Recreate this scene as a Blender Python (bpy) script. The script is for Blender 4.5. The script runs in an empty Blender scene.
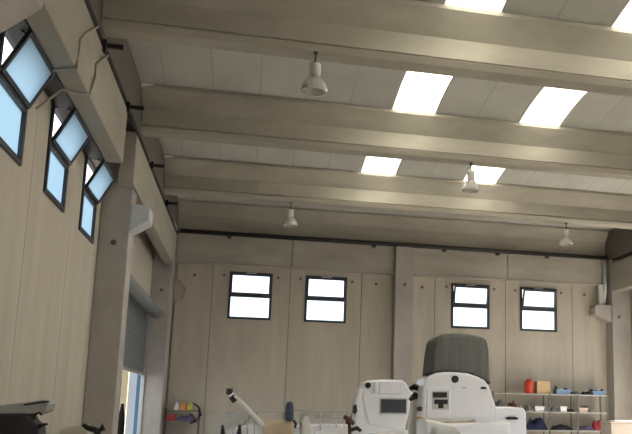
import bpy, bmesh, math, random
from mathutils import Vector, Matrix
random.seed(7)
S = bpy.context.scene
COL = S.collection
PI = math.pi

# ------------------------------------------------------------------ camera
F, CX, CY = 777.94, 426.64, 277.54
YAW, PITCH, ROLL = 0.22449, 0.16836, 0.01714
EYE = Vector((0.0, 0.0, 1.65))
FW = Vector((math.sin(YAW)*math.cos(PITCH), math.cos(YAW)*math.cos(PITCH), math.sin(PITCH)))
r0 = Vector((math.cos(YAW), -math.sin(YAW), 0)); u0 = r0.cross(FW)
RT = math.cos(ROLL)*r0 + math.sin(ROLL)*u0
UP = -math.sin(ROLL)*r0 + math.cos(ROLL)*u0
cd = bpy.data.cameras.new('camera'); cam = bpy.data.objects.new('camera', cd); COL.objects.link(cam)
M4 = Matrix(((RT.x, UP.x, -FW.x, EYE.x), (RT.y, UP.y, -FW.y, EYE.y), (RT.z, UP.z, -FW.z, EYE.z), (0, 0, 0, 1)))
cam.matrix_world = M4
cd.sensor_fit = 'HORIZONTAL'; cd.sensor_width = 36.0; cd.lens = 36.0*F/632.0
cd.shift_x = (316.0-CX)/632.0; cd.shift_y = (CY-217.0)/632.0
cd.clip_end = 300
S.camera = cam

def at(px, py, y):
    """survey helper: the point at depth y seen at photo pixel (px, py)"""
    d = FW + RT*((px-CX)/F) - UP*((py-CY)/F)
    return EYE + d*(y/d.y)

# ------------------------------------------------------------------ materials
def mat(name, col, rough=.8, metal=0, noise=0, nscale=3.0, stretch=(1, 1, 1), bump=0, spec=.4, var=None, coat=0):
    m = bpy.data.materials.new(name); m.use_nodes = True
    nt = m.node_tree; b = nt.nodes['Principled BSDF']
    b.inputs['Base Color'].default_value = (*col, 1); b.inputs['Roughness'].default_value = rough
    b.inputs['Metallic'].default_value = metal; b.inputs['Specular IOR Level'].default_value = spec
    if coat: b.inputs['Coat Weight'].default_value = coat
    if noise or bump:
        tc = nt.nodes.new('ShaderNodeTexCoord'); mp = nt.nodes.new('ShaderNodeMapping')
        mp.inputs['Scale'].default_value = stretch
        nz = nt.nodes.new('ShaderNodeTexNoise'); nz.inputs['Scale'].default_value = nscale
        nz.inputs['Detail'].default_value = 6; nz.inputs['Roughness'].default_value = .62
        nt.links.new(tc.outputs['Object'], mp.inputs['Vector']); nt.links.new(mp.outputs['Vector'], nz.inputs['Vector'])
        if noise:
            cr = nt.nodes.new('ShaderNodeValToRGB')
            a = var or tuple(c*(1-noise) for c in col); z = tuple(min(1, c*(1+noise*.7)) for c in col)
            cr.color_ramp.elements[0].position = .3; cr.color_ramp.elements[0].color = (*a, 1)
            cr.color_ramp.elements[1].position = .7; cr.color_ramp.elements[1].color = (*z, 1)
            nt.links.new(nz.outputs['Fac'], cr.inputs['Fac']); nt.links.new(cr.outputs['Color'], b.inputs['Base Color'])
        if bump:
            bp = nt.nodes.new('ShaderNodeBump'); bp.inputs['Strength'].default_value = bump; bp.inputs['Distance'].default_value = .02
            nt.links.new(nz.outputs['Fac'], bp.inputs['Height']); nt.links.new(bp.outputs['Normal'], b.inputs['Normal'])
    return m

def frosted(name, tint):
    m = bpy.data.materials.new(name); m.use_nodes = True; nt = m.node_tree
    nt.nodes.remove(nt.nodes['Principled BSDF']); out = nt.nodes['Material Output']
    t = nt.nodes.new('ShaderNodeBsdfTranslucent'); t.inputs['Color'].default_value = (*tint, 1)
    nt.links.new(t.outputs[0], out.inputs['Surface'])
    return m

def glass(name, tint, gloss=.06):
    m = bpy.data.materials.new(name); m.use_nodes = True; nt = m.node_tree
    nt.nodes.remove(nt.nodes['Principled BSDF']); out = nt.nodes['Material Output']
    t = nt.nodes.new('ShaderNodeBsdfTransparent'); t.inputs['Color'].default_value = (*tint, 1)
    g = nt.nodes.new('ShaderNodeBsdfGlossy'); g.inputs['Roughness'].default_value = .15
    mx = nt.nodes.new('ShaderNodeMixShader'); mx.inputs['Fac'].default_value = gloss
    nt.links.new(t.outputs[0], mx.inputs[1]); nt.links.new(g.outputs[0], mx.inputs[2]); nt.links.new(mx.outputs[0], out.inputs['Surface'])
    return m

WALLC = (.455, .415, .355)
M = {}
M['wall'] = mat('wall_concrete', WALLC, .9, noise=.16, nscale=1.6, stretch=(1.2, 1.2, .18), bump=.15)
M['wall_left'] = mat('left_wall_concrete', (.46, .42, .36), .9, noise=.12, nscale=1.8, stretch=(1.2, 1.2, .15), bump=.15)
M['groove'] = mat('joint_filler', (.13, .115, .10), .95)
M['column'] = mat('column_concrete', (.37, .345, .325), .9, noise=.14, nscale=1.2, stretch=(1, 1, .5), bump=.12)
M['beam'] = mat('beam_concrete', (.36, .335, .285), .88, noise=.2, nscale=1.0, stretch=(.5, 1, 1.5), bump=.12)
M['lintel'] = mat('lintel_concrete', (.385, .36, .315), .88, noise=.2, nscale=1.0, stretch=(.5, 1, 1.5), bump=.12)
M['gutter'] = mat('gutter_concrete', (.34, .315, .27), .88, noise=.16, nscale=1.0, stretch=(1, .4, 1), bump=.1)
M['floor'] = mat('floor_concrete', (.42, .39, .345), .6, noise=.18, nscale=.7, bump=.05)
M['frame'] = mat('dark_window_frame', (.028, .032, .04), .45, spec=.5)
M['pane'] = glass('clear_pane', (.86, .9, .93))
M['pane_left'] = frosted('frosted_blue_pane', (.505, .62, .70))
M['pane_sash'] = frosted('frosted_sash_pane', (.505, .61, .68))
M['sky_panel'] = frosted('translucent_roof_panel', (.84, .83, .78))
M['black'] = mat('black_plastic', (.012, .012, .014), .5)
M['pipe'] = mat('dark_pipe', (.03, .028, .026), .6)
M['conduit'] = mat('grey_conduit', (.36, .33, .28), .6)
M['steel'] = mat('galvanised_steel', (.42, .43, .44), .45, metal=.6, noise=.1, nscale=20)
M['shutter'] = mat('shutter_steel', (.17, .19, .205), .5, metal=.2, noise=.08, nscale=5)
M['roller'] = mat('roller_case_grey', (.2, .21, .215), .6, noise=.08, nscale=4)
M['gel'] = mat('white_gelcoat', (.87, .88, .95), .25, spec=.5, coat=.3, noise=.03, nscale=2)
M['cream_gel'] = mat('cream_gelcoat', (.45, .42, .35), .35, noise=.05, nscale=3)
M['canvas'] = mat('grey_canvas', (.135, .142, .136), .9, noise=.25, nscale=7, stretch=(3, 3, .15), bump=.3)
M['canvas_edge'] = mat('dark_canvas_piping', (.05, .053, .052), .9)
M['screen'] = mat('dark_display_glass', (.03, .036, .045), .2, spec=.6)
M['gauge'] = mat('black_gauge', (.012, .012, .013), .3)
M['panel'] = mat('pale_grey_panel', (.55, .56, .56), .4)
M['wood'] = mat('varnished_wood_trim', (.42, .33, .22), .45, noise=.2, nscale=6, stretch=(1, 8, 8))
M['cushion'] = mat('beige_cushion', (.60, .50, .36), .8, noise=.08, nscale=5, bump=.1)
M['fender'] = mat('dark_blue_fender', (.03, .05, .085), .5)
M['palegrey'] = mat('pale_grey_paint', (.56, .57, .57), .5, noise=.06, nscale=4)
M['cowl'] = mat('grey_motor_cowl', (.32, .32, .305), .4, noise=.05, nscale=3)
M['red'] = mat('red_plastic', (.62, .055, .025), .45)
M['darkred'] = mat('dark_red_plastic', (.30, .03, .035), .5)
M['orange'] = mat('orange_fabric', (.62, .28, .08), .8)
M['yellow'] = mat('yellow_fabric', (.55, .48, .10), .8)
M['white'] = mat('white_plastic', (.78, .78, .77), .5)
M['card'] = mat('tan_cardboard', (.58, .42, .23), .9, noise=.08, nscale=5)
M['blue'] = mat('blue_plastic', (.10, .22, .42), .5)
M['palebl'] = mat('pale_blue_plastic', (.17, .28, .46), .5)
M['navy'] = mat('navy_fabric', (.015, .022, .06), .85)
M['purple'] = mat('dusky_purple_fabric', (.11, .08, .16), .85)
M['pink'] = mat('pale_pink_plastic', (.58, .45, .39), .6)
M['chest'] = mat('pale_chest_plastic', (.50, .44, .39), .6, noise=.05, nscale=4)
M['greyc'] = mat('grey_metal_parts', (.17, .17, .18), .5, noise=.3, nscale=12)
M['brown'] = mat('dark_brown_rope', (.10, .055, .035), .9)
M['shelf'] = mat('shelf_sheet_steel', (.42, .42, .39), .5, noise=.06, nscale=5)
M['post'] = mat('shelf_post_steel', (.11, .11, .105), .5)
M['lamp'] = mat('lamp_housing', (.50, .49, .45), .4, noise=.05, nscale=8)
M['outblue'] = mat('blue_painted_sheet', (.03, .09, .16), .6)
M['outyel'] = mat('ochre_render', (.27, .225, .14), .9, noise=.08, nscale=1)
M['outgrey'] = mat('pale_render', (.23, .255, .28), .9, noise=.08, nscale=1)
M['yard'] = mat('yard_asphalt', (.16, .155, .15), .95, noise=.2, nscale=2)
M['rubber'] = mat('black_rubber', (.01, .01, .01), .95, spec=.05)
M['timber'] = mat('timber_block', (.30, .20, .11), .85, noise=.2, nscale=5, stretch=(1, 6, 6))
M['light_leak'] = mat('white_light_leak', (.8, .82, .8), .9)

hz = frosted('clouded_plastic', (.5, .55, .6)); nt_ = hz.node_tree; o_ = nt_.nodes['Material Output']
df = nt_.nodes.new('ShaderNodeBsdfDiffuse'); df.inputs['Color'].default_value = (.62, .66, .70, 1)
tr = nt_.nodes.new('ShaderNodeBsdfTransparent'); mx_ = nt_.nodes.new('ShaderNodeMixShader'); mx_.inputs['Fac'].default_value = .16
nt_.links.new(tr.outputs[0], mx_.inputs[1]); nt_.links.new(df.outputs[0], mx_.inputs[2]); nt_.links.new(mx_.outputs[0], o_.inputs['Surface'])
M['haze'] = hz

def sheet_mat():
    m = mat('roof_sheet', (.46, .46, .43), .8, noise=.10, nscale=1.3, stretch=(1, .6, 1))
    nt = m.node_tree; b = nt.nodes['Principled BSDF']; src = b.inputs['Base Color'].links[0].from_socket
    tc = nt.nodes.new('ShaderNodeTexCoord'); sx = nt.nodes.new('ShaderNodeSeparateXYZ'); nt.links.new(tc.outputs['Object'], sx.inputs[0])
    a = nt.nodes.new('ShaderNodeMath'); a.operation = 'ADD'; a.inputs[1].default_value = 50*SH - 2.79
    d = nt.nodes.new('ShaderNodeMath'); d.operation = 'MODULO'; d.inputs[1].default_value = SH
    l = nt.nodes.new('ShaderNodeMath'); l.operation = 'LESS_THAN'; l.inputs[1].default_value = .035
    mx = nt.nodes.new('ShaderNodeMix'); mx.data_type = 'RGBA'; mx.inputs['B'].default_value = (.385, .38, .355, 1)
    nt.links.new(sx.outputs['X'], a.inputs[0]); nt.links.new(a.outputs[0], d.inputs[0]); nt.links.new(d.outputs[0], l.inputs[0])
    nt.links.new(l.outputs[0], mx.inputs['Factor']); nt.links.new(src, mx.inputs['A']); nt.links.new(mx.outputs['Result'], b.inputs['Base Color'])
    return m
SH = .945
M['sheet'] = sheet_mat()

# ------------------------------------------------------------------ mesh helpers
def box(bm, x0, x1, y0, y1, z0, z1, mi=0):
    vs = [bm.verts.new((x, y, z)) for z in (z0, z1) for y in (y0, y1) for x in (x0, x1)]
    fs = [(0, 2, 3, 1), (4, 5, 7, 6), (0, 1, 5, 4), (2, 6, 7, 3), (0, 4, 6, 2), (1, 3, 7, 5)]
    for f in fs: bm.faces.new([vs[i] for i in f]).material_index = mi
    return vs

def prism(bm, prof, axis, a, b, mi=0):
    """prof: list of 2D points, extruded along axis ('x': (y,z), 'y': (x,z), 'z': (x,y))"""
    def P(p, t):
        return (t, p[0], p[1]) if axis == 'x' else (p[0], t, p[1]) if axis == 'y' else (p[0], p[1], t)
    A = [bm.verts.new(P(p, a)) for p in prof]; B = [bm.verts.new(P(p, b)) for p in prof]
    n = len(prof)
    fs = [bm.faces.new(A), bm.faces.new(B[::-1])]
    for i in range(n): fs.append(bm.faces.new((A[i], B[i], B[(i+1) % n], A[(i+1) % n])))
    for f in fs: f.material_index = mi
    return A+B

def tube(bm, pts, r, seg=8, caps=True, mi=0):
    pts = [Vector(p) for p in pts]; rs = r if isinstance(r, (list, tuple)) else [r]*len(pts)
    rings = []
    for i, p in enumerate(pts):
        d = (pts[min(i+1, len(pts)-1)] - pts[max(i-1, 0)]).normalized()
        h = Vector((0, 0, 1)) if abs(d.z) < .9 else Vector((1, 0, 0))
        u = d.cross(h).normalized(); v = d.cross(u)
        rings.append([bm.verts.new(p + (u*math.cos(2*PI*k/seg) + v*math.sin(2*PI*k/seg))*rs[i]) for k in range(seg)])
    for a, b in zip(rings, rings[1:]):
        for k in range(seg):
            f = bm.faces.new((a[k], a[(k+1) % seg], b[(k+1) % seg], b[k])); f.smooth = True; f.material_index = mi
    if caps:
        bm.faces.new(rings[0][::-1]).material_index = mi; bm.faces.new(rings[-1]).material_index = mi

def lathe(bm, prof, c=(0, 0, 0), seg=20, mi=0):
    rings = []
    for r, z in prof:
        rings.append([bm.verts.new((c[0]+max(r, .0005)*math.cos(2*PI*k/seg), c[1]+max(r, .0005)*math.sin(2*PI*k/seg), c[2]+z)) for k in range(seg)])
    for a, b in zip(rings, rings[1:]):
        for k in range(seg):
            f = bm.faces.new((a[k], a[(k+1) % seg], b[(k+1) % seg], b[k])); f.smooth = True; f.material_index = mi
    bm.faces.new(rings[0][::-1]); bm.faces.new(rings[-1])

def obj(name, bm, m, parent=None, bevel=0, seg=2, smooth=False, sub=0):
    bmesh.ops.recalc_face_normals(bm, faces=bm.faces[:])
    me = bpy.data.meshes.new(name); bm.to_mesh(me); bm.free()
    for x in (m if isinstance(m, (list, tuple)) else [m]): me.materials.append(M[x])
    o = bpy.data.objects.new(name, me); COL.objects.link(o)
    if parent: o.parent = parent
    if bevel:
        b = o.modifiers.new('bevel', 'BEVEL'); b.width = bevel; b.segments = seg; b.limit_method = 'ANGLE'; b.angle_limit = .5
    if sub:
        s = o.modifiers.new('sub', 'SUBSURF'); s.levels = sub; s.render_levels = sub
    if smooth:
        for f in me.polygons: f.use_smooth = True
    return o

def NB(): return bmesh.new()
def tag(o, label=None, cat=None, group=None, kind=None):
    if label: o['label'] = label
    if cat: o['category'] = cat
    if group: o['group'] = group
    if kind: o['kind'] = kind
    return o
def empty(name, loc=(0, 0, 0), rz=0):
    e = bpy.data.objects.new(name, None); COL.objects.link(e); e.location = loc; e.rotation_euler = (0, 0, rz)
    e.empty_display_size = .1
    return e
def dup(root, loc, label):
    r = root.copy(); COL.objects.link(r); r.location = loc; r['label'] = label
    for ch in list(root.children):
        c = ch.copy(); COL.objects.link(c); c.parent = r
        for g in list(ch.children):
            d = g.copy(); COL.objects.link(d); d.parent = c
    return r
def P(parent, name, bm, m, **k): return obj(name, bm, m, parent, **k)

# ------------------------------------------------------------------ measures of the hall
XL, XR = -2.9, 13.0          # inner faces of the long walls
YB, YF = 25.28, -6.0         # back wall, front wall
ZW = 7.05                    # top of the back wall panels
ZD = 7.19                    # underside of the roof beams
LIPS = 8.06
BEAMS = [11.55, 16.12, 20.80]
WINX = [-.68, 1.73, 6.64, 9.10]; WW = 1.353; WZ0, WZ1 = 4.385, 5.905
LWY = [(9.03, 10.25), (11.44, 12.66), (13.85, 15.07)]; LZ0, LZ1, LZT = 4.56, 5.91, 5.30

# ------------------------------------------------------------------ floor and walls
bm = NB(); box(bm, XL-.2, XR+.2, YF-.2, YB+.2, -.2, 0)
tag(obj('floor', bm, 'floor'), 'pale concrete workshop floor', 'floor', kind='structure')

def holed(bm, put, a, b, z0, z1, holes, mi=0):
    """fill a-b x z0-z1 with boxes leaving the holes (h0,h1,z0,z1) open; put(a,b,z0,z1)"""
    hs = sorted(h for h in holes if h[0] >= a-1e-6 and h[1] <= b+1e-6)
    if not hs: put(a, b, z0, z1); return
    cur = a
    for h0, h1, hz0, hz1 in hs:
        if h0 > cur: put(cur, h0, z0, z1)
        if hz0 > z0: put(h0, h1, z0, hz0)
        if hz1 < z1: put(h0, h1, hz1, z1)
        cur = h1
    if cur < b: put(cur, b, z0, z1)

# back wall: vertical panels with open joints, lifting sockets beside the windows
bm = NB()
joints = [XL-.2, -2.35, -1.19, 1.24, 3.57, 4.64, 5.25, 6.07, 8.57, 11.03, 12.33, XR+.2]
holes = [(x, x+WW, WZ0, WZ1) for x in WINX]
for a, b in zip(joints, joints[1:]):
    holed(bm, lambda p, q, r, s: box(bm, p, q, YB, YB+.2, r, s), a+.009, b-.009, 0, 6.08, holes)
for j in joints[1:-1]: box(bm, j-.06, j+.06, YB+.05, YB+.15, 0, 6.08, 1)
box(bm, XL-.2, XR+.2, YB, YB+.2, 6.08, 8.7)
for x in WINX:
    for sx in (x-.17, x+WW+.17):
        c = Vector((sx, YB+.004, 5.78))
        tube(bm, [c, c+Vector((0, -.012, 0))], .045, 10, mi=1)
for x, z in ((-1.75, 5.72), (4.05, 5.75), (5.62, 5.72), (11.5, 5.75)):
    tube(bm, [(x, YB+.004, z), (x, YB-.012, z)], .05, 10, mi=1)
tag(obj('wall_back', bm, ['wall', 'groove']), 'beige concrete panel wall at the far end with four windows', 'wall', kind='structure')

# left wall
DY0, DY1, DZ = 16.35, 24.15, 4.55
bm = NB()
lj = [YF-.2, -3.6, -1.2, 1.2, 3.62, 6.03, 8.44, 10.84, 13.25, 15.65]
lh = [(a, b, LZ0, LZ1) for a, b in LWY]
for a, b in zip(lj, lj[1:]):
    holed(bm, lambda p, q, r, s: box(bm, XL-.03, XL, p, q, r, s), a+.008, b-.008, 0, 8.7, lh)
for j in lj[1:]: box(bm, XL-.06, XL-.03, j-.05, j+.05, 0, 8.7, 1)
box(bm, XL-.03, XL, 15.664, DY0, 0, 8.7); box(bm, XL-.03, XL, DY1, YB, 0, 8.7); box(bm, XL-.03, XL, DY0, DY1, DZ, 8.7)
tag(obj('wall_left', bm, ['wall_left', 'groove']), 'grey concrete panel wall on the left with hopper windows', 'wall', kind='structure')

# right wall with unseen doorways added to let in daylight, front wall with the open entrance behind the viewer
bm = NB(); RD = (-2.0, 5.5, 4.0)
box(bm, XR, XR+.2, YF-.2, RD[0], 0, 8.7); box(bm, XR, XR+.2, RD[1], DY0, 0, 8.7); box(bm, XR, XR+.2, DY1-.6, YB, 0, 8.7); box(bm, XR, XR+.2, DY0, DY1-.6, 5.2, 8.7); box(bm, XR, XR+.2, RD[0], RD[1], RD[2], 8.7)
tag(obj('wall_right', bm, 'wall'), 'concrete wall on the right side of the hall', 'wall', kind='structure')
bm = NB(); FD = (8.0, 12.0, 4.2)
box(bm, XL, FD[0], YF-.2, YF, 0, 8.7); box(bm, FD[1], XR, YF-.2, YF, 0, 8.7); box(bm, FD[0], FD[1], YF-.2, YF, FD[2], 8.7)
tag(obj('wall_front', bm, 'wall'), 'concrete wall behind the viewer with wide open entrance', 'wall', kind='structure')

# lintel (fascia) beams above the back windows, one run per bay in two lengths
def fascia(x0, x1, label):
    bm = NB(); box(bm, x0, x1, YB-.18, YB-.002, 6.08, ZW)
    box(bm, x0, x1, YB-.21, YB-.18, 6.08, 6.13)
    tag(obj('lintel_beam', bm, 'lintel', bevel=.012), label, 'lintel beam', 'lintel beams along the top of the far wall', 'structure')
fascia(-2.34, 1.235, 'concrete lintel beam above the leftmost window of the far wall')
fascia(1.255, 4.63, 'concrete lintel beam above the second window, left of the middle column')
fascia(5.26, 8.585, 'concrete lintel beam above the third window, right of the middle column')
fascia(8.605, 12.29, 'concrete lintel beam above the rightmost window by the corner column')

# ------------------------------------------------------------------ columns
def corbel(bm, xf, s, y0, y1, zt, zr, zb, L):
    prism(bm, [(xf, zb), (xf+s*L, zr), (xf+s*L, zt-.05), (xf+s*(L-.06), zt), (xf, zt)], 'y', y0, y1)
def column(name, x0, x1, y0, y1, ztop, label, cb=None, hole=None):
    bm = NB(); box(bm, x0, x1, y0, y1, 0, ztop)
    o = obj(name, bm, 'column', bevel=.02)
    tag(o, label, 'column', None, 'structure')
    if cb:
        b2 = NB(); corbel(b2, *cb); obj('corbel', b2, 'palegrey' if y0 > 10 and cb[1] > 0 else 'column', o, bevel=.02)
    for h in hole or ():
        b3 = NB(); tube(b3, [Vector(h), Vector(h)+Vector((0, -.012, 0))], .055, 10); obj('lifting_socket', b3, 'groove', o)
    return o
column('concrete_column', XL, -2.35, 15.62, 16.22, 6.55, 'grey concrete column with white bracket block between left windows and roller door',
       (-2.35, 1, 15.63, 16.15, 5.50, 5.2, 4.96, .35), [(-2.62, 15.62, 4.72)])
column('concrete_column', XL, -2.35, 6.55, 7.26, 6.55, 'concrete column with pale bracket block at the top left edge of the photo', (-2.35, 1, 6.6, 7.24, 5.53, 5.2, 4.88, .36))
column('concrete_column', XL, -2.35, 24.2, YB-.002, 7.2, 'grey concrete column in the back left corner beside roller door', None, [(-2.6, 24.2, 5.05)])
column('concrete_column', 4.64, 5.25, YB-.35, YB-.002, 7.0, 'concrete column in the middle of the far wall', None, [(4.95, YB-.35, 5.72)])
column('concrete_column', 12.3, XR, 24.75, YB-.002, 6.98, 'concrete column with bracket block in the back right corner',
       (12.3, -1, 24.8, 25.25, 5.36, 5.02, 4.76, .62), [(12.55, 24.75, 4.95)])

# gutter beams on the long walls
def gut(xa, xin, y0, y1, label, back=True):
    bm = NB(); s = 1 if xin > xa else -1
    prism(bm, [(xin, 5.82), (xin, 6.80), (xin-s*.05, 6.86), (xa, 6.86), (xa, 5.82)], 'y', y0, y1)
    tag(obj('gutter_beam', bm, 'gutter', bevel=.015), label, 'gutter beam', 'gutter beams under the roof edges', 'structure')
gut(-2.58, -2.3, 6.0, 14.0, 'near concrete gutter beam over the left hopper windows')
gut(-2.58, -2.3, 15.3, 24.15, 'far concrete gutter beam above the roller door')
gut(12.66, 12.3, 14.0, 24.7, 'concrete gutter beam at the right edge near the corner')
bm = NB(); box(bm, -2.87, -2.60, 7.3, 13.95, 5.835, 5.86); box(bm, -2.615, -2.60, 7.3, 13.95, 5.86, 6.3); box(bm, -2.87, -2.855, 7.3, 13.95, 5.86, 5.98)  # dark strip added for the deep shade between gutter beam and wall
tag(obj('soffit_shade_strip', bm, 'black'), 'dark strip standing for soffit shade under the near gutter beam above hopper windows', 'shade strip')
# plate closing the roof edge, coloured dark for the shade above the gutter beams
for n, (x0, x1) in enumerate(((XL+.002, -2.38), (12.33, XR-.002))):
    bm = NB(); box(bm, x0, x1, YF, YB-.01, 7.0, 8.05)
    tag(obj('trim_%d' % (n+1), bm, 'groove'), 'dark edge strip standing for the shaded gap above the %s gutter beams' % ('left', 'right')[n], 'edge trim', kind='structure')

# ------------------------------------------------------------------ roof beams (wing section)
def beam_mesh():
    bm = NB()
    prof = [(.07, 0), (.0, .085), (.0, .09), (.035, .095), (.035, .118), (.005, .123), (.0, .46), (-.33, .80), (-.33, .87), (.80, .87), (.80, .80), (.47, .46), (.47, .085), (.40, 0)]
    prism(bm, prof, 'x', -2.37, 12.32)
    return bm
bo = obj('roof_beam', beam_mesh(), 'beam', bevel=.012)
bo.location = (0, BEAMS[0], ZD)
tag(bo, 'concrete wing beam nearest the viewer, across the top of the photo', 'roof beam', 'wing beams across the roof', 'structure')
for y, l in ((BEAMS[1], 'middle concrete wing beam, just beyond the first pair of large skylights'), (BEAMS[2], 'farthest free concrete wing beam, with lamps in front of the far wall')):
    c = bo.copy(); COL.objects.link(c); c.location = (0, y, ZD); c['label'] = l
bm = NB()
prism(bm, [(YB-.06, 0), (YB-.06, .46), (YB-.36, .80), (YB-.36, .87), (YB-.002, .87), (YB-.002, 0)], 'x', -2.37, 12.32)
eb = obj('roof_beam', bm, 'beam', bevel=.012); eb.location = (0, 0, ZD)
tag(eb, 'concrete edge beam running along the top of the far wall', 'roof beam', 'wing beams across the roof', 'structure')

# roof sheets with skylight strips
SKYX = [(2.79, 3.735), (5.70, 6.645)]
bays = [(6.95+.80, 11.55-.33), (11.55+.80, 16.12-.33), (16.12+.80, 20.80-.33), (20.80+.80, YB-.36)]
def vault(bm, x0, x1, ya, yb, z, rise=.22, th=.03, n=10):
    top, bot = [], []
    for i in range(n+1):
        t = i/n; y = ya+(yb-ya)*t; zz = z+rise*4*t*(1-t)
        bot.append((y, zz)); top.append((y, zz+th))
    prism(bm, bot+top[::-1], 'x', x0, x1)
names = ['sheeted roof bay nearest the viewer at the top edge', 'sheeted roof bay with the two large lower skylights', 'sheeted roof bay with the two small far skylights', 'sheeted roof bay beside the far wall']
for i, (ya, yb) in enumerate(bays):
    bm = NB(); ya, yb = ya-.07, yb+.07
    xs = [XL-.1, *([v for p in SKYX for v in p] if i < 3 else []), XR+.1]
    for a, b in zip(xs[::2], xs[1::2]): vault(bm, a, b, ya, yb, LIPS)
    o = obj('ceiling' if i == 0 else 'ceiling.%03d' % i, bm, 'sheet')
    tag(o, names[i], 'ceiling', 'roof sheeting between the beams', 'structure')
    if i < 3:
        for k, (a, b) in enumerate(SKYX):
            bm = NB(); vault(bm, a+.003, b-.003, ya, yb, LIPS+.002, th=.02)
            s = obj('skylight', bm, 'sky_panel')
            tag(s, ('bright skylight strip at the top edge, ' + ('left of the one in the corner' if k == 0 else 'in the top right corner')) if i == 0 else
                ('large white skylight panel right of the nearest lamp' if k == 0 else 'large white skylight panel farthest right, before the middle beam') if i == 1 else
                ('small far skylight panel left of the lamp' if k == 0 else 'small far skylight panel just right of the lamp beside it'),
                'skylight', 'skylight strips in the roof')
# the same roof over the near part of the hall
for n, y in enumerate((6.95, 2.35, -2.25)):
    c = bo.copy(); COL.objects.link(c); c.location = (0, y, ZD); c['label'] = ('concrete wing beam overhead, just above the top of the photo', 'concrete wing beam overhead of the viewer', 'concrete wing beam behind the viewer')[n]
near = [(2.35+.8, 6.95-.33), (-2.25+.8, 2.35-.33), (-5.9, -2.25-.33)]
for n, (ya, yb) in enumerate(near):
    bm = NB(); ya, yb = ya-.07, yb+.07
    xs = [XL-.1, *([v for p in SKYX for v in p]), XR+.1]
    for a, b in zip(xs[::2], xs[1::2]): vault(bm, a, b, ya, yb, LIPS)
    tag(obj('ceiling.%03d' % (4+n), bm, 'sheet'), ('sheeted roof bay overhead, out of the photo', 'sheeted roof bay above the viewer', 'sheeted roof bay behind the viewer')[n], 'ceiling', 'roof sheeting between the beams', 'structure')
    for k, (a, b) in enumerate(SKYX):
        bm = NB(); vault(bm, a+.003, b-.003, ya, yb, LIPS+.002, th=.02)
        tag(obj('skylight', bm, 'sky_panel'), '%s skylight strip in the roof bay %s' % (('left', 'right')[k], ('overhead', 'above the viewer', 'behind the viewer')[n]), 'skylight', 'skylight strips in the roof')
# white slivers standing for daylight leaking at the left ends of the sheets
for y, l in ((BEAMS[1], 'middle'), (BEAMS[2], 'farthest')):
    bm = NB(); prism(bm, [(-2.375, LIPS-.0), (-2.12, LIPS-.0), (-2.375, LIPS-.09)], 'y', y-.37, y-.331)
    tag(obj('leak_sliver', bm, 'light_leak'), 'white sliver standing for a daylight leak at the left end of the %s roof beam' % l, 'light_leak', 'painted daylight leaks at the roof sheet ends')

# ------------------------------------------------------------------ windows
def rectframe(bm, a, b, z0, z1, w, put):
    put(a, a+w, z0, z1); put(b-w, b, z0, z1); put(a+w, b-w, z0, z0+w); put(a+w, b-w, z1-w, z1)
def back_window(i, x, tilt, label):
    W = .075; root = empty('window_%d' % i, (x+WW/2, YB, WZ0)); tag(root, label, 'window', 'windows in the far wall', 'structure')
    ox, oz = x+WW/2, WZ0; hw = WW/2; H = WZ1-WZ0; zt = H*.5
    bm = NB(); put = lambda p, q, r, s: box(bm, p, q, -.03, .08, r, s)
    rectframe(bm, -hw, hw, 0, H, W, put); put(-hw+W, hw-W, zt-.045, zt+.045)
    P(root, 'frame', bm, 'frame')
    bm = NB(); box(bm, -hw+W, hw-W, .02, .035, W, zt-.045); P(root, 'pane', bm, 'pane')
    s = empty('sash', (0, 0, zt+.05)); s.parent = root; s.rotation_euler = (tilt, 0, 0)
    h = H-zt-.05-W*.9
    bm = NB(); put2 = lambda p, q, r, t: box(bm, p, q, -.035, .01, r, t)
    rectframe(bm, -hw+W*.8, hw-W*.8, 0, h, .045 if tilt == 0 else .06, put2); P(s, 'sash_frame', bm, 'frame')
    bm = NB(); box(bm, -hw+W+.04, hw-W-.04, -.012, -.004, .045, h-.045); P(s, 'sash_pane', bm, 'pane')
    bm = NB(); box(bm, -.16, .16, -.05, -.03, H-.05, H-.012); P(root, 'stay', bm, 'steel')
back_window(4, WINX[0], 0, 'closed two-pane window, leftmost in the far wall')
back_window(5, WINX[1], 0, 'closed two-pane window between the leftmost window and the middle column')
back_window(6, WINX[2], math.radians(14), 'window with upper sash slightly ajar above the grey canvas hood')
back_window(7, WINX[3], math.radians(16), 'window with upper sash ajar, rightmost in the far wall above the red canister')

def left_window(i, ya, yb, label):
    W = .07; root = empty('window_%d' % i, (XL, (ya+yb)/2, LZ0)); tag(root, label, 'window', 'hopper windows in the left wall', 'structure')
    hw = (yb-ya)/2; H = LZ1-LZ0; zt = LZT-LZ0
    bm = NB(); put = lambda p, q, r, s: box(bm, -.04, .035, p, q, r, s)
    rectframe(bm, -hw, hw, 0, H, W, put); put(-hw+W, hw-W, zt-.06, zt+.02)
    P(root, 'frame', bm, 'frame')
    bm = NB(); box(bm, -.03, -.015, -hw+W, hw-W, W, zt-.06); P(root, 'pane', bm, 'pane_left')
    s = empty('sash', (.02, 0, zt+.02)); s.parent = root; s.rotation_euler = (0, math.radians(27), 0)
    h = .58
    bm = NB(); put2 = lambda p, q, r, t: box(bm, 0, .045, p, q, r, t)
    rectframe(bm, -hw+.03, hw-.03, 0, h, .05, put2); P(s, 'sash_frame', bm, 'frame')
    bm = NB(); box(bm, .015, .025, -hw+.08, hw-.08, .05, h-.05); P(s, 'sash_pane', bm, 'pane_sash')
    bm = NB()
    for yy in (-hw+.09, hw-.09): tube(bm, [(.0, yy, H-.09), (.15, yy, H-.05), (.26, yy, zt+.5)], .012, 6)
    P(root, 'stay', bm, 'frame')
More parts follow.
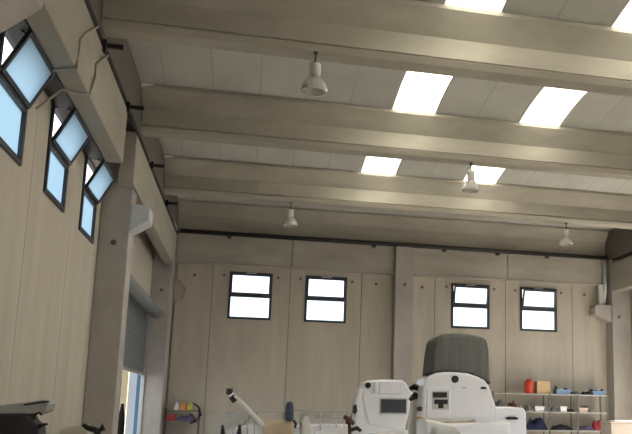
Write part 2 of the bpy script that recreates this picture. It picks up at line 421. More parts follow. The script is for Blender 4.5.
left_window(1, *LWY[0], 'hopper window with tilted sash, nearest in left wall, cut by the photo edge')
left_window(2, *LWY[1], 'hopper window with tilted sash, middle of the three in the left wall')
left_window(3, *LWY[2], 'hopper window with tilted sash, farthest left one, beside the concrete column')

# ------------------------------------------------------------------ roller door
d = empty('door_1', (XL, (DY0+DY1)/2, 0)); tag(d, 'grey roller shutter door, half raised, in the left wall', 'roller door', kind='structure')
L2 = (DY1-DY0)/2
bm = NB(); z = 2.555
while z < 4.4:
    prism(bm, [(-.05, z), (-.035, z+.02), (-.035, z+.065), (-.05, z+.085), (-.065, z+.085), (-.065, z)], 'y', -L2+.02, L2-.02); z += .085
P(d, 'shutter_curtain', bm, 'shutter')
bm = NB(); box(bm, -.075, -.022, -L2+.02, L2-.02, 2.5, 2.57); P(d, 'bottom_bar', bm, 'steel')
bm = NB(); tube(bm, [(.24, -L2+.1, 4.32), (.24, L2-.2, 4.32)], .165, 20); P(d, 'roller_case', bm, 'roller')
for y0, y1 in ((-L2+.02, -L2+.1), (L2-.2, L2-.05)):
    bm = NB(); tube(bm, [(.24, y0, 4.32), (.24, y1, 4.32)], .1, 14); P(d, 'drive_end', bm, 'black')
for s in (-1, 1):
    bm = NB(); box(bm, -.08, .02, s*L2-.03, s*L2+.03, 0, 4.5); P(d, 'guide_rail', bm, 'steel')

# ------------------------------------------------------------------ services
def bracket(y, z, label):
    bm = NB(); box(bm, -2.36, -2.02, y-.025, y+.025, z-.03, z+.03); box(bm, -2.31, -2.25, y-.05, y+.05, z-.10, z+.08)
    tag(obj('pipe_bracket', bm, 'black'), label, 'bracket', 'black brackets along the left roof edge')
for y, z, l in ((11.5, 6.84, 'black bracket arm on left roof edge, nearest of the four'), (13.93, 6.84, 'black bracket arm on left roof edge, second from the viewer'),
             (17.6, 6.9, 'black bracket arm on left roof edge above the white bracket block'), (21.0, 6.92, 'black bracket arm on left roof edge, farthest of the four')):
    bracket(y, z, l)
bm = NB(); tube(bm, [(-2.36, 8.2, 6.96), (-2.36, 24.9, 6.96), (-2.30, 25.0, 7.02)], .05, 8)
tag(obj('service_pipe', bm, 'pipe'), 'dark pipe running along the top of the left gutter beams', 'pipe')
bm = NB(); tube(bm, [(-2.25, YB-.30, 7.06), (12.28, YB-.30, 7.06)], .07, 8)
for x in (-.75, 3.9, 6.3, 8.2, 10.0): box(bm, x-.06, x+.06, YB-.33, YB-.215, 6.93, 7.02)
tag(obj('service_pipe', bm, 'pipe'), 'dark pipe running along the top of the far wall', 'pipe')
bm = NB(); tube(bm, [(XL+.03, 10.3, 5.88), (-2.6, 10.1, 5.80), (-2.28, 9.95, 5.80), (-2.275, 10.0, 6.20), (-2.275, 10.2, 6.38), (-2.275, 10.9, 6.84)], .018, 6)
tag(obj('cable_conduit', bm, 'conduit'), 'thin conduit bending up the gutter beam from the nearest hopper window', 'conduit', 'conduits on the near gutter beam')
bm = NB(); tube(bm, [(XL+.03, 10.6, 5.45), (-2.6, 10.7, 5.79), (-2.28, 10.85, 5.80), (-2.275, 11.03, 6.15), (-2.275, 11.05, 6.35), (-2.275, 11.75, 6.80)], .018, 6)
tag(obj('cable_conduit', bm, 'conduit'), 'thin conduit on the gutter beam, the farther one toward the column', 'conduit', 'conduits on the near gutter beam')
bm = NB(); tube(bm, [(-2.3, YB-.03, 6.05), (-2.27, YB-.03, 5.6), (-2.0, YB-.02, 5.3), (-2.08, YB-.02, 4.95), (-2.3, YB-.03, 4.85), (-2.3, YB-.03, 1.7)], .02, 6)
tag(obj('cable_conduit', bm, 'conduit'), 'thin cable looping down the back left corner of the far wall', 'conduit')
bm = NB(); tube(bm, [(12.16, 25.0, 6.98), (12.16, 25.0, 5.9), (12.1, 25.0, 5.42)], .07, 8); box(bm, 11.92, 12.08, 24.96, 25.1, 5.37, 6.1)
tag(obj('downpipe', bm, 'palegrey'), 'grey downpipe above the bracket block in the back right corner', 'downpipe')

# ------------------------------------------------------------------ lamps
def make_lamp():
    r = empty('pendant_lamp')
    tag(r, 'prismatic bell lamp', 'lamp', 'bell lamps under the roof beams')
    bm = NB(); box(bm, -.035, .035, -.035, .035, -.02, 0); tube(bm, [(0, 0, -.02), (0, 0, -.17)], .014, 8); tube(bm, [(-.03, 0, -.15), (0, 0, -.21), (.03, 0, -.15)], .01, 6)
    P(r, 'hook', bm, 'pipe')
    bm = NB(); lathe(bm, [(.03, -.19), (.085, -.20), (.09, -.23), (.09, -.38), (.075, -.41), (.06, -.42)]); P(r, 'ballast_housing', bm, 'lamp')
    bm = NB()
    seg = 32; prof = [(.075, -.42), (.12, -.45), (.165, -.51), (.19, -.57), (.20, -.62), (.192, -.66), (.16, -.665), (.155, -.62), (.13, -.53), (.07, -.44)]
    rings = []
    for ri, z in prof:
        rings.append([bm.verts.new((ri*(1+.03*(k % 2))*math.cos(2*PI*k/seg), ri*(1+.03*(k % 2))*math.sin(2*PI*k/seg), z)) for k in range(seg)])
    for a, b in zip(rings, rings[1:]):
        for k in range(seg): bm.faces.new((a[k], a[(k+1) % seg], b[(k+1) % seg], b[k]))
    P(r, 'reflector', bm, 'lampglass')
    bm = NB(); lathe(bm, [(.02, -.42), (.03, -.46), (.05, -.52), (.045, -.57), (.015, -.6)], seg=12); P(r, 'bulb', bm, 'white')
    return r
lg = mat('prismatic_reflector', (.62, .60, .56), .18, spec=.6, noise=.12, nscale=30)
lb = lg.node_tree.nodes['Principled BSDF']; lb.inputs['Transmission Weight'].default_value = .25
M['lampglass'] = lg
lamp = make_lamp(); lamp.location = (.80, BEAMS[0]+.1, ZD); lamp['label'] = 'nearest bell lamp with clear ribbed reflector, left of the large skylight'
dup(lamp, (.95, BEAMS[2]+.22, ZD), 'far left bell lamp hanging before the wall between two windows')
dup(lamp, (4.72, BEAMS[1]+.22, ZD), 'bell lamp hanging beside the small far skylight')
dup(lamp, (9.02, BEAMS[2]+.22, ZD), 'bell lamp hanging far right near the dark roof corner')

# ------------------------------------------------------------------ boats
def poly_px(pts, y): return [(p.x, p.z) for p in (at(a, b, y) for a, b in pts)]
def slab(pts, y0, y1):
    """trace at depth y0, extruded back to y1 with real size"""
    bm = NB(); prism(bm, poly_px(pts, y0), 'y', y0, y1); return bm
def hull(bm, xc, y0, y1, w, zk, zg):
    """lofted hull, stern (transom) at y0, bow at y1"""
    secs = []; n = 9
    for i in range(n):
        t = i/(n-1); y = y0+(y1-y0)*t
        hw = w/2*(1-max(0, (t-.45)/.55)**2.2*.97); zk_ = zk+(zg-zk)*max(0, (t-.6)/.4)**2*.8; zg_ = zg+.12*t*t
        secs.append([bm.verts.new(v) for v in ((xc-hw, y, zg_), (xc-hw*.93, y, zk_+.35*(zg_-zk_)+.1), (xc, y, zk_), (xc+hw*.93, y, zk_+.35*(zg_-zk_)+.1), (xc+hw, y, zg_))])
    for a, b in zip(secs, secs[1:]):
        for k in range(4): bm.faces.new((a[k], a[k+1], b[k+1], b[k])).smooth = True
        bm.faces.new((a[0], b[0], b[4], a[4]))
    bm.faces.new(secs[0]); bm.faces.new(secs[-1][::-1])
def cradle(xc, ya, yb, w, z, label):
    r = empty('boat_cradle', (xc, (ya+yb)/2, 0)); tag(r, label, 'boat cradle', 'cradles under the boats')
    h = (yb-ya)/2
    for y in (-h, h):
        bm = NB(); box(bm, -w/2, w/2, y-.1, y+.1, 0, z); P(r, 'crossbeam', bm, 'timber')
    return r

# --- white boat with grey canvas hood
YC = 9.0
bt = empty('motor_boat', (2.42, 9.4, 0)); tag(bt, 'white motor boat with tall grey canvas hood over its console', 'boat', 'boats parked in the hall')
def W2L(o, root): o.location = -root.location; return o       # world-space mesh under a moved Empty
def BP(root, name, bm, m, **k): return W2L(P(root, name, bm, m, **k), root)
bm = NB(); hull(bm, 2.42, 7.2, 12.2, 2.2, .32, 1.22); BP(bt, 'hull', bm, 'gel', smooth=False)
base_out = [(422.5, 436), (422, 413), (422.5, 398), (423, 387), (426, 379), (430, 375.5), (437, 372.8), (445, 371.8), (456, 372), (468, 373.2), (478, 376.5), (485, 380), (489.5, 386), (492.5, 394), (495, 402), (497, 408), (497, 436)]
c = BP(bt, 'console', slab(base_out, YC, YC+.5), 'gel', bevel=.035, seg=3)
bm = NB(); prism(bm, poly_px([(427, 387), (450.5, 387), (451, 419), (426.5, 419)], YC-.015), 'y', YC-.015, YC+.04); gp = BP(bt, 'gauge_panel', bm, 'gel', bevel=.01)
def sub(parent, root, name, bm, m, **k):
    o = P(parent, name, bm, m, **k); return o
for rc in ((433, 392.3, 447, 397.6), (434.5, 399.5, 447.8, 404.2), (438.5, 404.2, 443.5, 408.3)):
    bm = NB(); x0, y0, x1, y1 = rc; prism(bm, poly_px([(x0, y0), (x1, y0), (x1, y1), (x0, y1)], YC-.03), 'y', YC-.03, YC+.0); sub(gp, bt, 'gauge', bm, 'gauge')
bm = NB(); prism(bm, poly_px([(432, 391), (449, 391), (449, 409.5), (432, 409.5)], YC-.02), 'y', YC-.02, YC+.0); sub(gp, bt, 'gauge_bezel', bm, 'panel')
bm = NB(); p = at(455, 379.2, YC); tube(bm, [p+Vector((0, .03, 0)), p+Vector((0, -.02, 0))], [.048, .042], 16); BP(bt, 'speaker', bm, 'black')
bm = NB(); p = at(483.2, 388, YC); prism(bm, [(p.x-.035, p.z-.012), (p.x+.03, p.z-.014), (p.x+.038, p.z+.004), (p.x+.0, p.z+.016), (p.x-.03, p.z+.01)], 'y', YC-.02, YC+.02); BP(bt, 'fuel_cap', bm, 'gauge')
bm = NB(); p = at(464, 387.5, YC); prism(bm, [(p.x-.03, p.z-.008), (p.x+.03, p.z-.008), (p.x+.03, p.z+.008), (p.x-.03, p.z+.008)], 'y', YC-.012, YC+.02); BP(bt, 'latch', bm, 'panel')
bm = NB(); p = at(419.3, 409, YC); tube(bm, [p+Vector((0, .03, 0)), p+Vector((0, -.03, 0))], [.03, .03], 10); BP(bt, 'cup_holder', bm, 'gauge')
# canvas hood: tapered rounded box of fabric
hood = [(431.5, 384), (434.6, 352), (436.6, 341), (438.5, 336.2), (444, 333.8), (455, 332.6), (470, 333.6), (482, 336.2), (488, 338.8), (490, 350), (491.7, 384)]
bm = NB(); pr_ = poly_px(hood, YC+.12)
vs = prism(bm, pr_, 'y', YC+.14, YC+.72)
h = BP(bt, 'canvas_hood', bm, 'canvas', bevel=.05, seg=3)
bm = NB(); q = [at(a, b, YC+.12) for a, b in ((425.2, 375), (440, 371.5), (456, 371.5), (472, 374), (490, 383))]
tube(bm, q, .022, 6); sub(h, bt, 'hood_hem', bm, 'canvas_edge')
bm = NB(); q = [at(a, b, YC-.10) for a, b in ((416, 417), (425, 420), (440, 422.4), (455, 423), (466, 422.5), (475, 421))]
for o_, a_, b_ in ((0, 0, 0),):
    tube(bm, q, .022, 8)
BP(bt, 'wooden_trim', bm, 'wood')
bm = NB(); prism(bm, poly_px([(418, 418), (440, 423), (475, 422), (500, 420), (500, 445), (418, 445)], YC-.12), 'y', YC-.5, YC+.0); BP(bt, 'seat_base', bm, 'gel', bevel=.03)
bm = NB(); prism(bm, poly_px([(433, 427), (452, 426), (458, 430), (458, 445), (430, 445)], YC-.6), 'y', YC-.75, YC-.5); BP(bt, 'seat_back', bm, 'panel', bevel=.03)
bm = NB(); prism(bm, poly_px([(494, 406.5), (512, 406.8), (524, 408), (526.5, 412), (527.5, 440), (494, 440)], YC+.1), 'y', YC+.1, YC+.85); lk = BP(bt, 'side_locker', bm, 'gel', bevel=.025)
bm = NB(); prism(bm, poly_px([(505.5, 417.6), (509, 416.6), (515, 416.8), (518.5, 418.2), (517, 419.6), (508, 419.8)], YC+.08), 'y', YC+.07, YC+.12); sub(lk, bt, 'handle', bm, 'black')
bm = NB(); q0, q1, q2 = at(421, 389, YC+.3), at(414, 386.5, YC+.3), at(409.5, 389, YC+.3)
tube(bm, [q0, q1, q2], [.035, .04, .02], 8); tube(bm, [at(422, 397, YC+.3), at(415, 395.5, YC+.3), at(409.5, 400, YC+.3)], [.03, .045, .02], 8); BP(bt, 'throttle_lever', bm, 'black')
bm = NB(); prism(bm, poly_px([(413, 401), (422, 396), (422, 440), (409, 440)], YC+.3), 'y', YC+.3, YC+.45); BP(bt, 'side_coaming', bm, 'panel', bevel=.02)
cradle(2.42, 8.2, 9.9, 1.4, .317, 'timber blocks under the white boat with the canvas hood')

# --- white boat with dark display
YA = 13.6
ba = empty('motor_boat', (2.30, 15, 0)); tag(ba, 'white motor boat with boxy console and dark rectangular display', 'boat', 'boats parked in the hall')
bm = NB(); hull(bm, 2.30, 12.9, 17.0, 2.0, .30, 1.15); BP(ba, 'hull', bm, 'gel')
outA = [(352, 437), (353.5, 428), (356, 415), (355, 403), (358.5, 391), (362, 388), (363.6, 383), (366, 380.6), (382, 379.4), (402, 379.8), (406, 382), (409, 387), (411, 391), (415.5, 394.5), (411, 400), (409, 415), (406, 425), (405, 437)]
BP(ba, 'console', slab(outA, YA, YA+.45), 'gel', bevel=.04, seg=3)
bm = NB(); prism(bm, poly_px([(379.5, 381), (402.5, 381.6), (402, 394.2), (378.8, 393.8)], YA-.02), 'y', YA-.03, YA+.05); BP(ba, 'hatch', bm, 'gel', bevel=.012)
bm = NB(); prism(bm, poly_px([(365, 390), (362, 396), (369, 424), (400, 431), (407, 420), (409, 397), (404, 396), (372, 395)], YA-.02), 'y', YA-.025, YA+.02); BP(ba, 'dash_face', bm, 'gel', bevel=.01)
bm = NB(); prism(bm, poly_px([(379.8, 397.8), (407.5, 398), (407.2, 414.4), (379.6, 414)], YA-.035), 'y', YA-.05, YA+.0); dp = BP(ba, 'display', bm, 'panel', bevel=.006)
bm = NB(); prism(bm, poly_px([(381, 399.2), (406.2, 399.4), (406, 413), (380.8, 412.8)], YA-.05), 'y', YA-.058, YA-.04); sub(dp, ba, 'screen', bm, 'screen')
bm = NB(); p = at(368, 385.3, YA); tube(bm, [p+Vector((0, .03, 0)), p+Vector((0, -.03, 0))], [.055, .05], 14); BP(ba, 'speaker', bm, 'black')
bm = NB(); prism(bm, poly_px([(372.5, 382.5), (375.5, 382.5), (375.5, 393), (372.5, 393)], YA-.02), 'y', YA-.02, YA+.02); BP(ba, 'switch_strip', bm, 'palegrey')
bm = NB(); prism(bm, poly_px([(352.5, 413), (353, 406), (356, 404), (357, 411), (355, 414)], YA), 'y', YA-.05, YA+.1); BP(ba, 'side_vent', bm, 'gauge', bevel=.008)
bm = NB(); tube(bm, [at(344, 416, YA), at(349, 420, YA), at(354, 424, YA)], [.03, .05, .03], 8); tube(bm, [at(346, 424, YA), at(350, 419, YA), at(352, 414, YA)], [.02, .035, .015], 7)
tube(bm, [at(349, 420, YA), at(350, 440, YA)], .03, 7); BP(ba, 'winch', bm, 'brown')
bm = NB(); tube(bm, [at(351, 430, YA-.1), at(357, 428, YA-.1), at(361, 431, YA-.1)], [.03, .04, .03], 8); BP(ba, 'cleat', bm, 'black')
cradle(2.3, 13.6, 15.2, 1.2, .297, 'timber blocks under the boat with the dark display')

# --- pale boat with rails and folded mast
YR = 17.6
bc = empty('motor_boat', (.85, 19, 0)); tag(bc, 'pale boat with thin rails, beige cushions and a slanting white light mast', 'boat', 'boats parked in the hall')
bm = NB(); hull(bm, .75, 17.5, 22.5, 2.3, .30, 1.06); BP(bc, 'hull', bm, 'gel')
def rod(bm, pts, r, y=YR): tube(bm, [at(a, b, y) for a, b in pts], r, 7)
bm = NB()
rod(bm, [(222, 417), (240, 413), (262, 411), (287, 411)], .016); rod(bm, [(287, 410), (315, 410.5), (347, 411)], .016); rod(bm, [(315, 417), (347, 416.5)], .013)
for a in (233, 240, 247, 254, 272, 283, 300, 320, 336, 344): rod(bm, [(a, 412 if a > 240 else 414.5), (a+.5, 437)], .011)
BP(bc, 'rail', bm, 'steel')
bm = NB(); rod(bm, [(231, 394), (242, 404), (254, 416), (264, 427)], .06); m_ = BP(bc, 'light_mast', bm, 'white')
bm = NB(); rod(bm, [(229.6, 388.5), (229.4, 394.5)], .075); rod(bm, [(231.5, 396), (235.5, 401.5)], .075); sub(m_, bc, 'mast_lamp', bm, 'black')
bm = NB(); rod(bm, [(244, 424), (252, 415), (255, 409)], .022); BP(bc, 'mast_brace', bm, 'steel')
bm = NB(); prism(bm, poly_px([(263, 426.5), (268, 422.5), (274, 420.6), (284, 420.2), (293, 421.5), (295, 440), (263, 440)], YR-.1), 'y', YR-.1, YR+.3); BP(bc, 'cushion', bm, 'cushion', bevel=.05, seg=3)
bm = NB(); prism(bm, poly_px([(240, 427), (250, 424), (262, 424), (296, 426), (318, 424), (350, 424), (350, 445), (238, 445)], YR), 'y', YR+.0, YR+1.2); BP(bc, 'deck_moulding', bm, 'gel', bevel=.04)
bm = NB(); prism(bm, poly_px([(301, 421), (304.5, 416), (308, 416), (312, 430), (312, 440), (303, 440)], YR), 'y', YR-.06, YR+.1); BP(bc, 'windscreen_post', bm, 'white', bevel=.02)
for a, b in ((206, 258), (299, 347)):
    bm = NB(); prism(bm, poly_px([(a, 414), (a+10, 411.5), (b, 411.5), (b, 437), (a, 437)], YR+.06), 'y', YR+.06, YR+.075); BP(bc, 'windscreen', bm, 'haze')
bm = NB(); p = at(289, 420, YR-.15); lathe(bm, [(.02, .40), (.05, .39), (.085, .33), (.095, .24), (.1, .06), (.09, .0), (.04, -.03)], p, 14); BP(bc, 'fender', bm, 'fender')
bm = NB(); rod(bm, [(293.5, 420), (296, 424), (295, 428)], .03); BP(bc, 'cleat', bm, 'black')
for q in ([(222.5, 425), (223, 440)], [(240, 424.5), (238.5, 440)]):
    bm = NB(); rod(bm, q, [.025, .075]); BP(bc, 'mooring_post', bm, 'black')
cradle(.75, 18.3, 20.2, 1.4, .297, 'timber blocks under the pale boat with the slanting mast')

# ------------------------------------------------------------------ outboard motors near the left wall
YO = 9.5
om = empty('outboard_motor', (-2.35, YO+.2, 0)); tag(om, 'black outboard motor with grey cowl and dark stripe by left wall', 'outboard motor', 'outboard motors by the left wall')
bm = NB(); prism(bm, poly_px([(-22, 412), (-10, 407), (8, 404), (24, 402.5), (44, 399.5), (48, 403), (45, 411), (38, 414), (30, 414), (-22, 415)], YO), 'y', YO, YO+.42); cw = BP(om, 'cowl', bm, 'cowl', bevel=.03, seg=3)
bm = NB(); prism(bm, poly_px([(23, 404.4), (36, 402), (48, 400.6), (48.5, 402.4), (36, 403.8), (24, 405.8)], YO-.012), 'y', YO-.014, YO+.05); sub(cw, om, 'stripe', bm, 'black')
bm = NB(); prism(bm, poly_px([(-20, 414), (28, 413.5), (31, 420), (38, 427), (38, 445), (-20, 445)], YO-.03), 'y', YO-.03, YO+.35); BP(om, 'midsection', bm, 'black', bevel=.03)
bm = NB(); tube(bm, [at(34, 419, YO-.04), at(36, 414, YO-.04), at(39.5, 412.5, YO-.04), at(42, 415, YO-.04)], .015, 6); tube(bm, [at(38, 427, YO-.04), at(44, 424.5, YO-.04), at(48, 424, YO-.04)], [.03, .02, .01], 6); BP(om, 'fuel_hose', bm, 'black')
bm = NB(); box(bm, -2.6, -2.2, YO+.02, YO+.32, .0, 1.36); box(bm, -2.75, -2.15, YO-.2, YO+.6, 0, .06); BP(om, 'stand', bm, 'black')
om2 = empty('outboard_motor', (-1.75, YO+.3, 0)); tag(om2, 'low cream topped outboard motor with black tiller before the grey column', 'outboard motor', 'outboard motors by the left wall')
bm = NB(); prism(bm, poly_px([(60, 431), (66, 427.5), (76, 425.6), (84, 424.8), (87, 428), (88, 445), (60, 445)], YO), 'y', YO, YO+.35); BP(om2, 'cowl', bm, 'cream_gel', bevel=.02)
bm = NB(); tube(bm, [at(83, 424.6, YO), at(88, 428, YO), at(94, 429.5, YO), at(100, 434, YO)], [.02, .03, .035, .03], 8); tube(bm, [at(99, 431, YO), at(102, 424.5, YO), at(103, 431, YO)], [.03, .022, .03], 8); BP(om2, 'tiller', bm, 'black')
bm = NB(); box(bm, -1.95, -1.7, YO+.05, YO+.3, 0, 1.3); box(bm, -2.0, -1.55, YO-.1, YO+.5, 0, .06); BP(om2, 'stand', bm, 'black')

# ------------------------------------------------------------------ shelving
def shelving(name, xs, y0, y1, levels, label, sm='shelf'):
    r = empty(name, ((xs[0]+xs[-1])/2, (y0+y1)/2, 0)); tag(r, label, 'shelving')
    for x in xs:
        for y in (y0, y1):
            bm = NB(); box(bm, x-.022, x+.022, y-.022, y+.022, 0, levels[-1]+.05); BP(r, 'post', bm, 'post')
    for z in levels:
        bm = NB(); box(bm, xs[0]-.02, xs[-1]+.02, y0-.02, y1+.02, z-.035, z); BP(r, 'shelf', bm, sm)
    return r
SY0, SY1 = 24.42, 24.95
px2x = lambda px: at(px, 410, SY0).x
XS = [px2x(v) for v in (493, 549.5, 577.5, 607.5)]
LV = [.45, 1.06, 1.655, 2.235]
shelving('shelving_unit', XS, SY0, SY1, LV, 'long grey steel shelving of tools along the far wall on the right')

def blob(bm, x0, x1, y0, y1, z0, z1, n=12, jit=.3):
    """soft folded heap: jittered, pillow-shaped grid on a flat base"""
    g = []; ph = random.random()*6
    for i in range(n+1):
        row = []
        for j in range(5):
            u, v = i/n, j/4
            k = (1-abs(2*u-1)**5)*(1-abs(2*v-1)**4)*(.72+.28*math.sin(ph+u*9)*math.cos(ph*2+v*5))
            row.append(bm.verts.new((x0+(x1-x0)*u, y0+(y1-y0)*v, z0+.004+(z1-z0)*k*(1-jit*random.random()))))
        g.append(row)
    for i in range(n):
        for j in range(4): bm.faces.new((g[i][j], g[i+1][j], g[i+1][j+1], g[i][j+1])).smooth = True
    ring = [g[i][0] for i in range(n+1)]+[g[n][j] for j in range(1, 5)]+[g[i][4] for i in range(n-1, -1, -1)]+[g[0][j] for j in (3, 2, 1)]
    low = [bm.verts.new((v.co.x, v.co.y, z0)) for v in ring]
    for k in range(len(ring)): bm.faces.new((ring[k], low[k], low[(k+1) % len(ring)], ring[(k+1) % len(ring)]))
    bm.faces.new(low[::-1])
def heap(name, px0, px1, h, lev, m, label, cat, grp=None, y=SY0+.05, dep=.35):
    bm = NB(); a, b = at(px0, 400, y).x, at(px1, 400, y).x; blob(bm, a, b, y, y+dep, LV[lev], LV[lev]+h); return tag(obj(name, bm, m), label, cat, grp)
def crate(name, px0, px1, h, lev, m, label, cat, grp=None, y=SY0+.05, dep=.3, rim=True):
    a, b = at(px0, 400, y).x, at(px1, 400, y).x; z = LV[lev]
    r = empty(name, ((a+b)/2, y+dep/2, z)); tag(r, label, cat, grp); w = (b-a)/2; d_ = dep/2
    bm = NB(); prism(bm, [(-w*.93, 0), (w*.93, 0), (w, h), (-w, h)], 'y', -d_, d_); P(r, 'body', bm, m, bevel=.01)
    if rim:
        bm = NB(); box(bm, -w-.012, w+.012, -d_-.012, d_+.012, h-.03, h); P(r, 'rim', bm, m)
    return r
# top shelf
def canister(px, lev, h, rad, m, label):
    p = at(px, 395, SY0+.2); r = empty('canister', (p.x, p.y, LV[lev])); tag(r, label, 'canister')
    bm = NB(); lathe(bm, [(rad*.92, 0), (rad, .02), (rad, h*.74), (rad*.9, h*.84), (rad*.5, h*.9), (rad*.42, h*.92)], seg=18); P(r, 'body', bm, m)
    bm = NB(); lathe(bm, [(rad*.44, h*.91), (rad*.46, h*.99), (rad*.3, h)], seg=14); P(r, 'cap', bm, m)
    bm = NB(); tube(bm, [(-rad*.7, 0, h*.84), (-rad*.5, 0, h*1.02), (rad*.5, 0, h*1.02), (rad*.7, 0, h*.84)], .014, 7); P(r, 'handle', bm, 'darkred')
canister(528.8, 3, .46, .145, 'red', 'bright red canister standing on the top shelf')
a, b = at(537, 395, SY0+.1).x, at(550, 395, SY0+.1).x
bx = empty('cardboard_box', ((a+b)/2, SY0+.25, LV[3])); tag(bx, 'tan cardboard box on the top shelf right of red canister', 'box')
bm = NB(); box(bm, -(b-a)/2, (b-a)/2, -.16, .16, 0, .40); P(bx, 'body', bm, 'card', bevel=.008)
bm = NB(); box(bm, -(b-a)/2, -.005, -.165, .165, .40, .408); box(bm, .005, (b-a)/2, -.165, .165, .40, .408); P(bx, 'flap', bm, 'card')
crate('crate', 556.5, 571, .16, 3, 'palebl', 'pale blue tray on the top shelf right of the cardboard box', 'tray')
heap('tool_bag', 555, 574, .27, 3, 'navy', 'dark navy bag lying behind the pale blue tray, top shelf', 'bag', y=SY0+.4, dep=.14)
o = heap('rope_coil', 554, 562, .34, 3, 'brown', 'dark brown heap of rope beside the cardboard box, top shelf', 'rope', y=SY0+.40, dep=.14)
heap('tool_heap', 573.5, 582.5, .14, 3, 'greyc', 'low grey heap of tools on the top shelf between the blue trays', 'tools')
heap('tarpaulin', 583, 592, .15, 3, 'black', 'small black folded cover on the top shelf toward the right', 'cover')
crate('crate', 593, 606, .14, 3, 'palebl', 'pale blue tray at the right end of the top shelf', 'tray')
heap('tool_bag', 588, 607, .27, 3, 'navy', 'navy bag at the right end of top shelf behind a tray', 'bag', y=SY0+.37, dep=.16)
# second shelf
heap('rag_heap', 494.5, 508, .44, 2, 'greyc', 'dark grey heap of parts at the left end of the second shelf', 'parts heap')
heap('rag_heap', 507.5, 519, .40, 2, 'brown', 'brown heap of rope at the left of the second shelf', 'parts heap', dep=.2)
heap('cloth_bundle', 513, 524, .30, 2, 'cushion', 'beige cloth bundle on the second shelf behind brown rope', 'cloth', y=SY0+.29, dep=.2)
heap('engine_part', 525.5, 536, .28, 2, 'greyc', 'dark grey engine part on the second shelf beside white box', 'engine part', dep=.25)
crate('storage_box', 535, 544.5, .17, 2, 'white', 'white storage box on the second shelf left of a post', 'box')
heap('tool_heap', 551, 559.5, .22, 2, 'greyc', 'low grey tool heap on the second shelf just right of a post', 'tools')
crate('storage_box', 560.5, 567, .18, 2, 'white', 'small white box in the middle of the second shelf', 'box')
heap('tool_heap', 568.5, 576, .17, 2, 'black', 'black tool heap on the second shelf left of pink tub', 'tools')
crate('tub', 579, 588, .15, 2, 'pink', 'pale pink tub on the second shelf', 'tub')
bm = NB(); a = at(584, 402, SY0+.42); blob(bm, a.x-.2, a.x+.25, SY0+.38, SY0+.5, LV[2], LV[2]+.3); tag(obj('cloth_bundle', bm, 'greyc'), 'grey green cloth bundle behind the pale pink tub', 'cloth')
# third shelf
heap('tool_bag', 527, 549, .52, 1, 'navy', 'large navy holdall on the third shelf under the white box', 'bag')
heap('engine_part', 552, 575, .23, 1, 'black', 'black engine parts heap on the third shelf', 'engine part')
heap('cloth_bundle', 579, 596, .22, 1, 'purple', 'dusky purple cloth bundle on the third shelf', 'cloth')
heap('life_jacket', 594, 605, .5, 1, 'darkred', 'dark red life jacket heap at right end of third shelf', 'life jacket')
# pale chest in front of the shelving on the right
YX = 21.0
p0, p1 = at(611, 424, YX), at(640, 424, YX)
cx = empty('storage_chest', ((p0.x+p1.x)/2, YX+.35, 0)); tag(cx, 'pale pinkish grey storage chest at the bottom right corner', 'chest')
w = (p1.x-p0.x)/2; zt = at(617, 421, YX).z
bm = NB(); box(bm, -w, w, -.35, .35, 0, zt-.06); P(cx, 'body', bm, 'chest', bevel=.02)
bm = NB(); prism(bm, [(-w-.02, zt-.06), (w+.02, zt-.06), (w+.02, zt+.02), (-w*.3, zt), (-w-.02, zt-.03)], 'y', -.37, .37); P(cx, 'lid', bm, 'chest', bevel=.01)

# left shelf in the back corner
LX = [at(165, 410, 24.6).x, at(199, 410, 24.6).x]; LL = [.5, .98, 1.25, 1.52]
LY0, LY1 = 24.62, 25.05
shelving('shelving_unit', LX, LY0, LY1, [.5, 1.2, 1.52], 'small dark shelf stand in the back left corner', 'post')
def lheap(name, px0, px1, z, h, m, label, cat, y=LY0+.03, dep=.3):
    bm = NB(); blob(bm, at(px0, 410, y).x, at(px1, 410, y).x, y, y+dep, z, z+h); tag(obj(name, bm, m), label, cat)
lheap('plastic_bag', 173.5, 178.5, 1.52, .31, 'white', 'small white bag on the top of the corner shelf stand', 'bag')
lheap('cloth_bundle', 179, 186, 1.52, .36, 'orange', 'orange cloth bundle on top of the corner shelf stand', 'cloth')
lheap('cloth_bundle', 186.5, 193, 1.52, .32, 'yellow', 'yellow cloth bundle on top of the corner shelf stand', 'cloth')
bm = NB(); a, b = at(166, 418, LY0+.05).x, at(175.5, 418, LY0+.05).x; box(bm, a, b, LY0+.05, LY0+.3, 1.2, 1.38); box(bm, a-.01, b+.01, LY0+.04, LY0+.31, 1.36, 1.39)
tag(obj('toolbox', bm, 'darkred', bevel=.01), 'dark red toolbox on lower level of the corner shelf stand', 'toolbox')
lheap('rag_heap', 177, 197, 1.2, .24, 'purple', 'grey purple heap on lower level of the corner shelf stand', 'rags')
bm = NB(); tube(bm, [at(193, 403, LY0-.05), at(198.5, 407, LY0-.05), at(200.5, 415, LY0-.05), at(195, 421, LY0-.05), at(190, 423.5, LY0-.05)], [.02, .03, .045, .035, .02], 8)
tag(obj('hose_loop', bm, 'black'), 'black hose loop hung at the right side of corner shelf stand', 'hose')

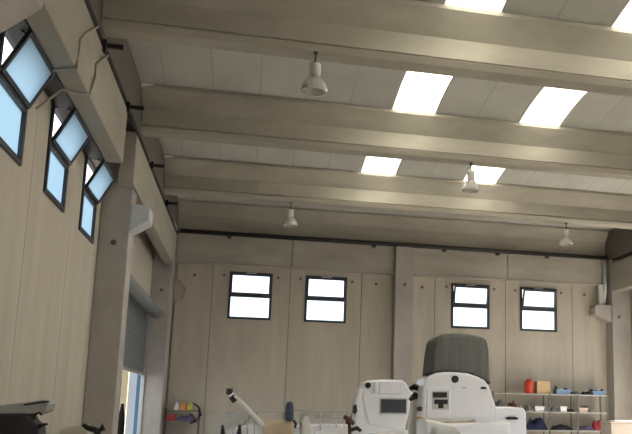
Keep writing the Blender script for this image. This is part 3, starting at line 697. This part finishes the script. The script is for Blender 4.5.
# ------------------------------------------------------------------ outside the roller door
bm = NB(); box(bm, -70, XL-.2, 0, 90, -.25, -.05); box(bm, XR+.2, 60, -20, 60, -.25, -.05)
tag(obj('yard', bm, 'yard'), 'grey yard outside the roller door', 'yard', kind='structure')
def outside(name, px0, px1, y, dep, ztop, m, label, cat, win=False):
    r = empty(name); tag(r, label, cat)
    a, b = at(px0, 410, y).x, at(px1, 410, y).x
    r.location = ((a+b)/2, y+dep/2, -.05); w = (b-a)/2
    bm = NB(); box(bm, -w, w, -dep/2, dep/2, 0, ztop); P(r, 'body', bm, m, bevel=.02)
    return r, w
r, w = outside('outbuilding', 90, 126, 44, 6, 9, 'outyel', 'sunlit ochre building seen through the open roller door', 'building')
bm = NB(); box(bm, -w-.3, w+.3, -3.3, 3.3, 9, 9.3); P(r, 'roof', bm, 'outgrey')
r, w = outside('outbuilding', 126.5, 141, 36, 5, 9, 'outgrey', 'pale building beside the ochre one, seen through roller door', 'building')
bm = NB(); box(bm, -w-.3, w+.3, -3.3, 3.3, 9, 9.3); P(r, 'roof', bm, 'outgrey')
r, w = outside('shipping_container', 134.5, 166, 29, 4, 3.6, 'outblue', 'blue container standing outside the roller door on the right', 'container')
bm = NB()
for i in range(10): box(bm, -w+.1+i*(2*w-.2)/10, -w+.1+i*(2*w-.2)/10+.08, -2.04, -2.0, .1, 3.5)
P(r, 'rib', bm, 'outblue')
p = at(119.5, 431, 30.0)
dr = empty('oil_drum', (p.x, 30.2, -.05)); tag(dr, 'dark upright drum outside the left edge of the roller door', 'drum')
bm = NB(); hgt = at(118.5, 405, 30.0).z+.05; lathe(bm, [(.10, 0), (.13, .05), (.13, hgt*.6), (.10, hgt*.8), (.05, hgt)], seg=16); P(dr, 'body', bm, 'rubber')
bm = NB(); lathe(bm, [(.05, hgt), (.06, hgt+.03), (.03, hgt+.05)], seg=12); P(dr, 'cap', bm, 'rubber')

# ------------------------------------------------------------------ light
w = bpy.data.worlds.new('daylight'); S.world = w; w.use_nodes = True
bg = w.node_tree.nodes['Background']; bg.inputs['Color'].default_value = (.93, .97, 1.0, 1); bg.inputs['Strength'].default_value = 2.7

def portal(name, loc, rot, sx, sy):
    l = bpy.data.lights.new(name, 'AREA'); l.shape = 'RECTANGLE'; l.size = sx; l.size_y = sy; l.cycles.is_portal = True
    o = bpy.data.objects.new(name, l); COL.objects.link(o); o.location = loc; o.rotation_euler = rot
for x in WINX: portal('window_portal', (x+WW/2, YB+.22, (WZ0+WZ1)/2), (-PI/2, 0, 0), WW, WZ1-WZ0)
for a, b in LWY: portal('window_portal', (XL-.22, (a+b)/2, (LZ0+LZ1)/2), (0, -PI/2, 0), LZ1-LZ0, b-a)
for ya, yb in bays[:3]+near:
    for a, b in SKYX: portal('skylight_portal', ((a+b)/2, (ya+yb)/2, LIPS+.3), (0, 0, 0), b-a, yb-ya)
portal('door_portal', (XL-.22, (DY0+DY1)/2, 1.28), (0, -PI/2, 0), 2.5, DY1-DY0)
portal('added_side_door_portal', (XR+.25, (DY0+DY1-.6)/2, 2.6), (0, PI/2, 0), 5.2, DY1-DY0-.6)
portal('entrance_portal', ((FD[0]+FD[1])/2, YF-.25, FD[2]/2), (PI/2, 0, 0), FD[1]-FD[0], FD[2])
portal('added_side_entrance_portal', (XR+.25, (RD[0]+RD[1])/2, RD[2]/2), (0, PI/2, 0), RD[2], RD[1]-RD[0])

sl = bpy.data.lights.new('sun', 'SUN'); sl.energy = 44; sl.angle = math.radians(1.5); sl.color = (1, .945, .86)
so = bpy.data.objects.new('sun', sl); COL.objects.link(so); so.rotation_euler = Vector((.66, .12, 1)).to_track_quat('Z', 'Y').to_euler()

S.view_settings.view_transform = 'Standard'; S.view_settings.look = 'None'
S.view_settings.gamma = 1.0; S.view_settings.use_curve_mapping = False
S.view_settings.exposure = -0.12
S.cycles.use_denoising = True
S.cycles.max_bounces = 10; S.cycles.diffuse_bounces = 6; S.cycles.transparent_max_bounces = 12
S.cycles.sample_clamp_indirect = 6
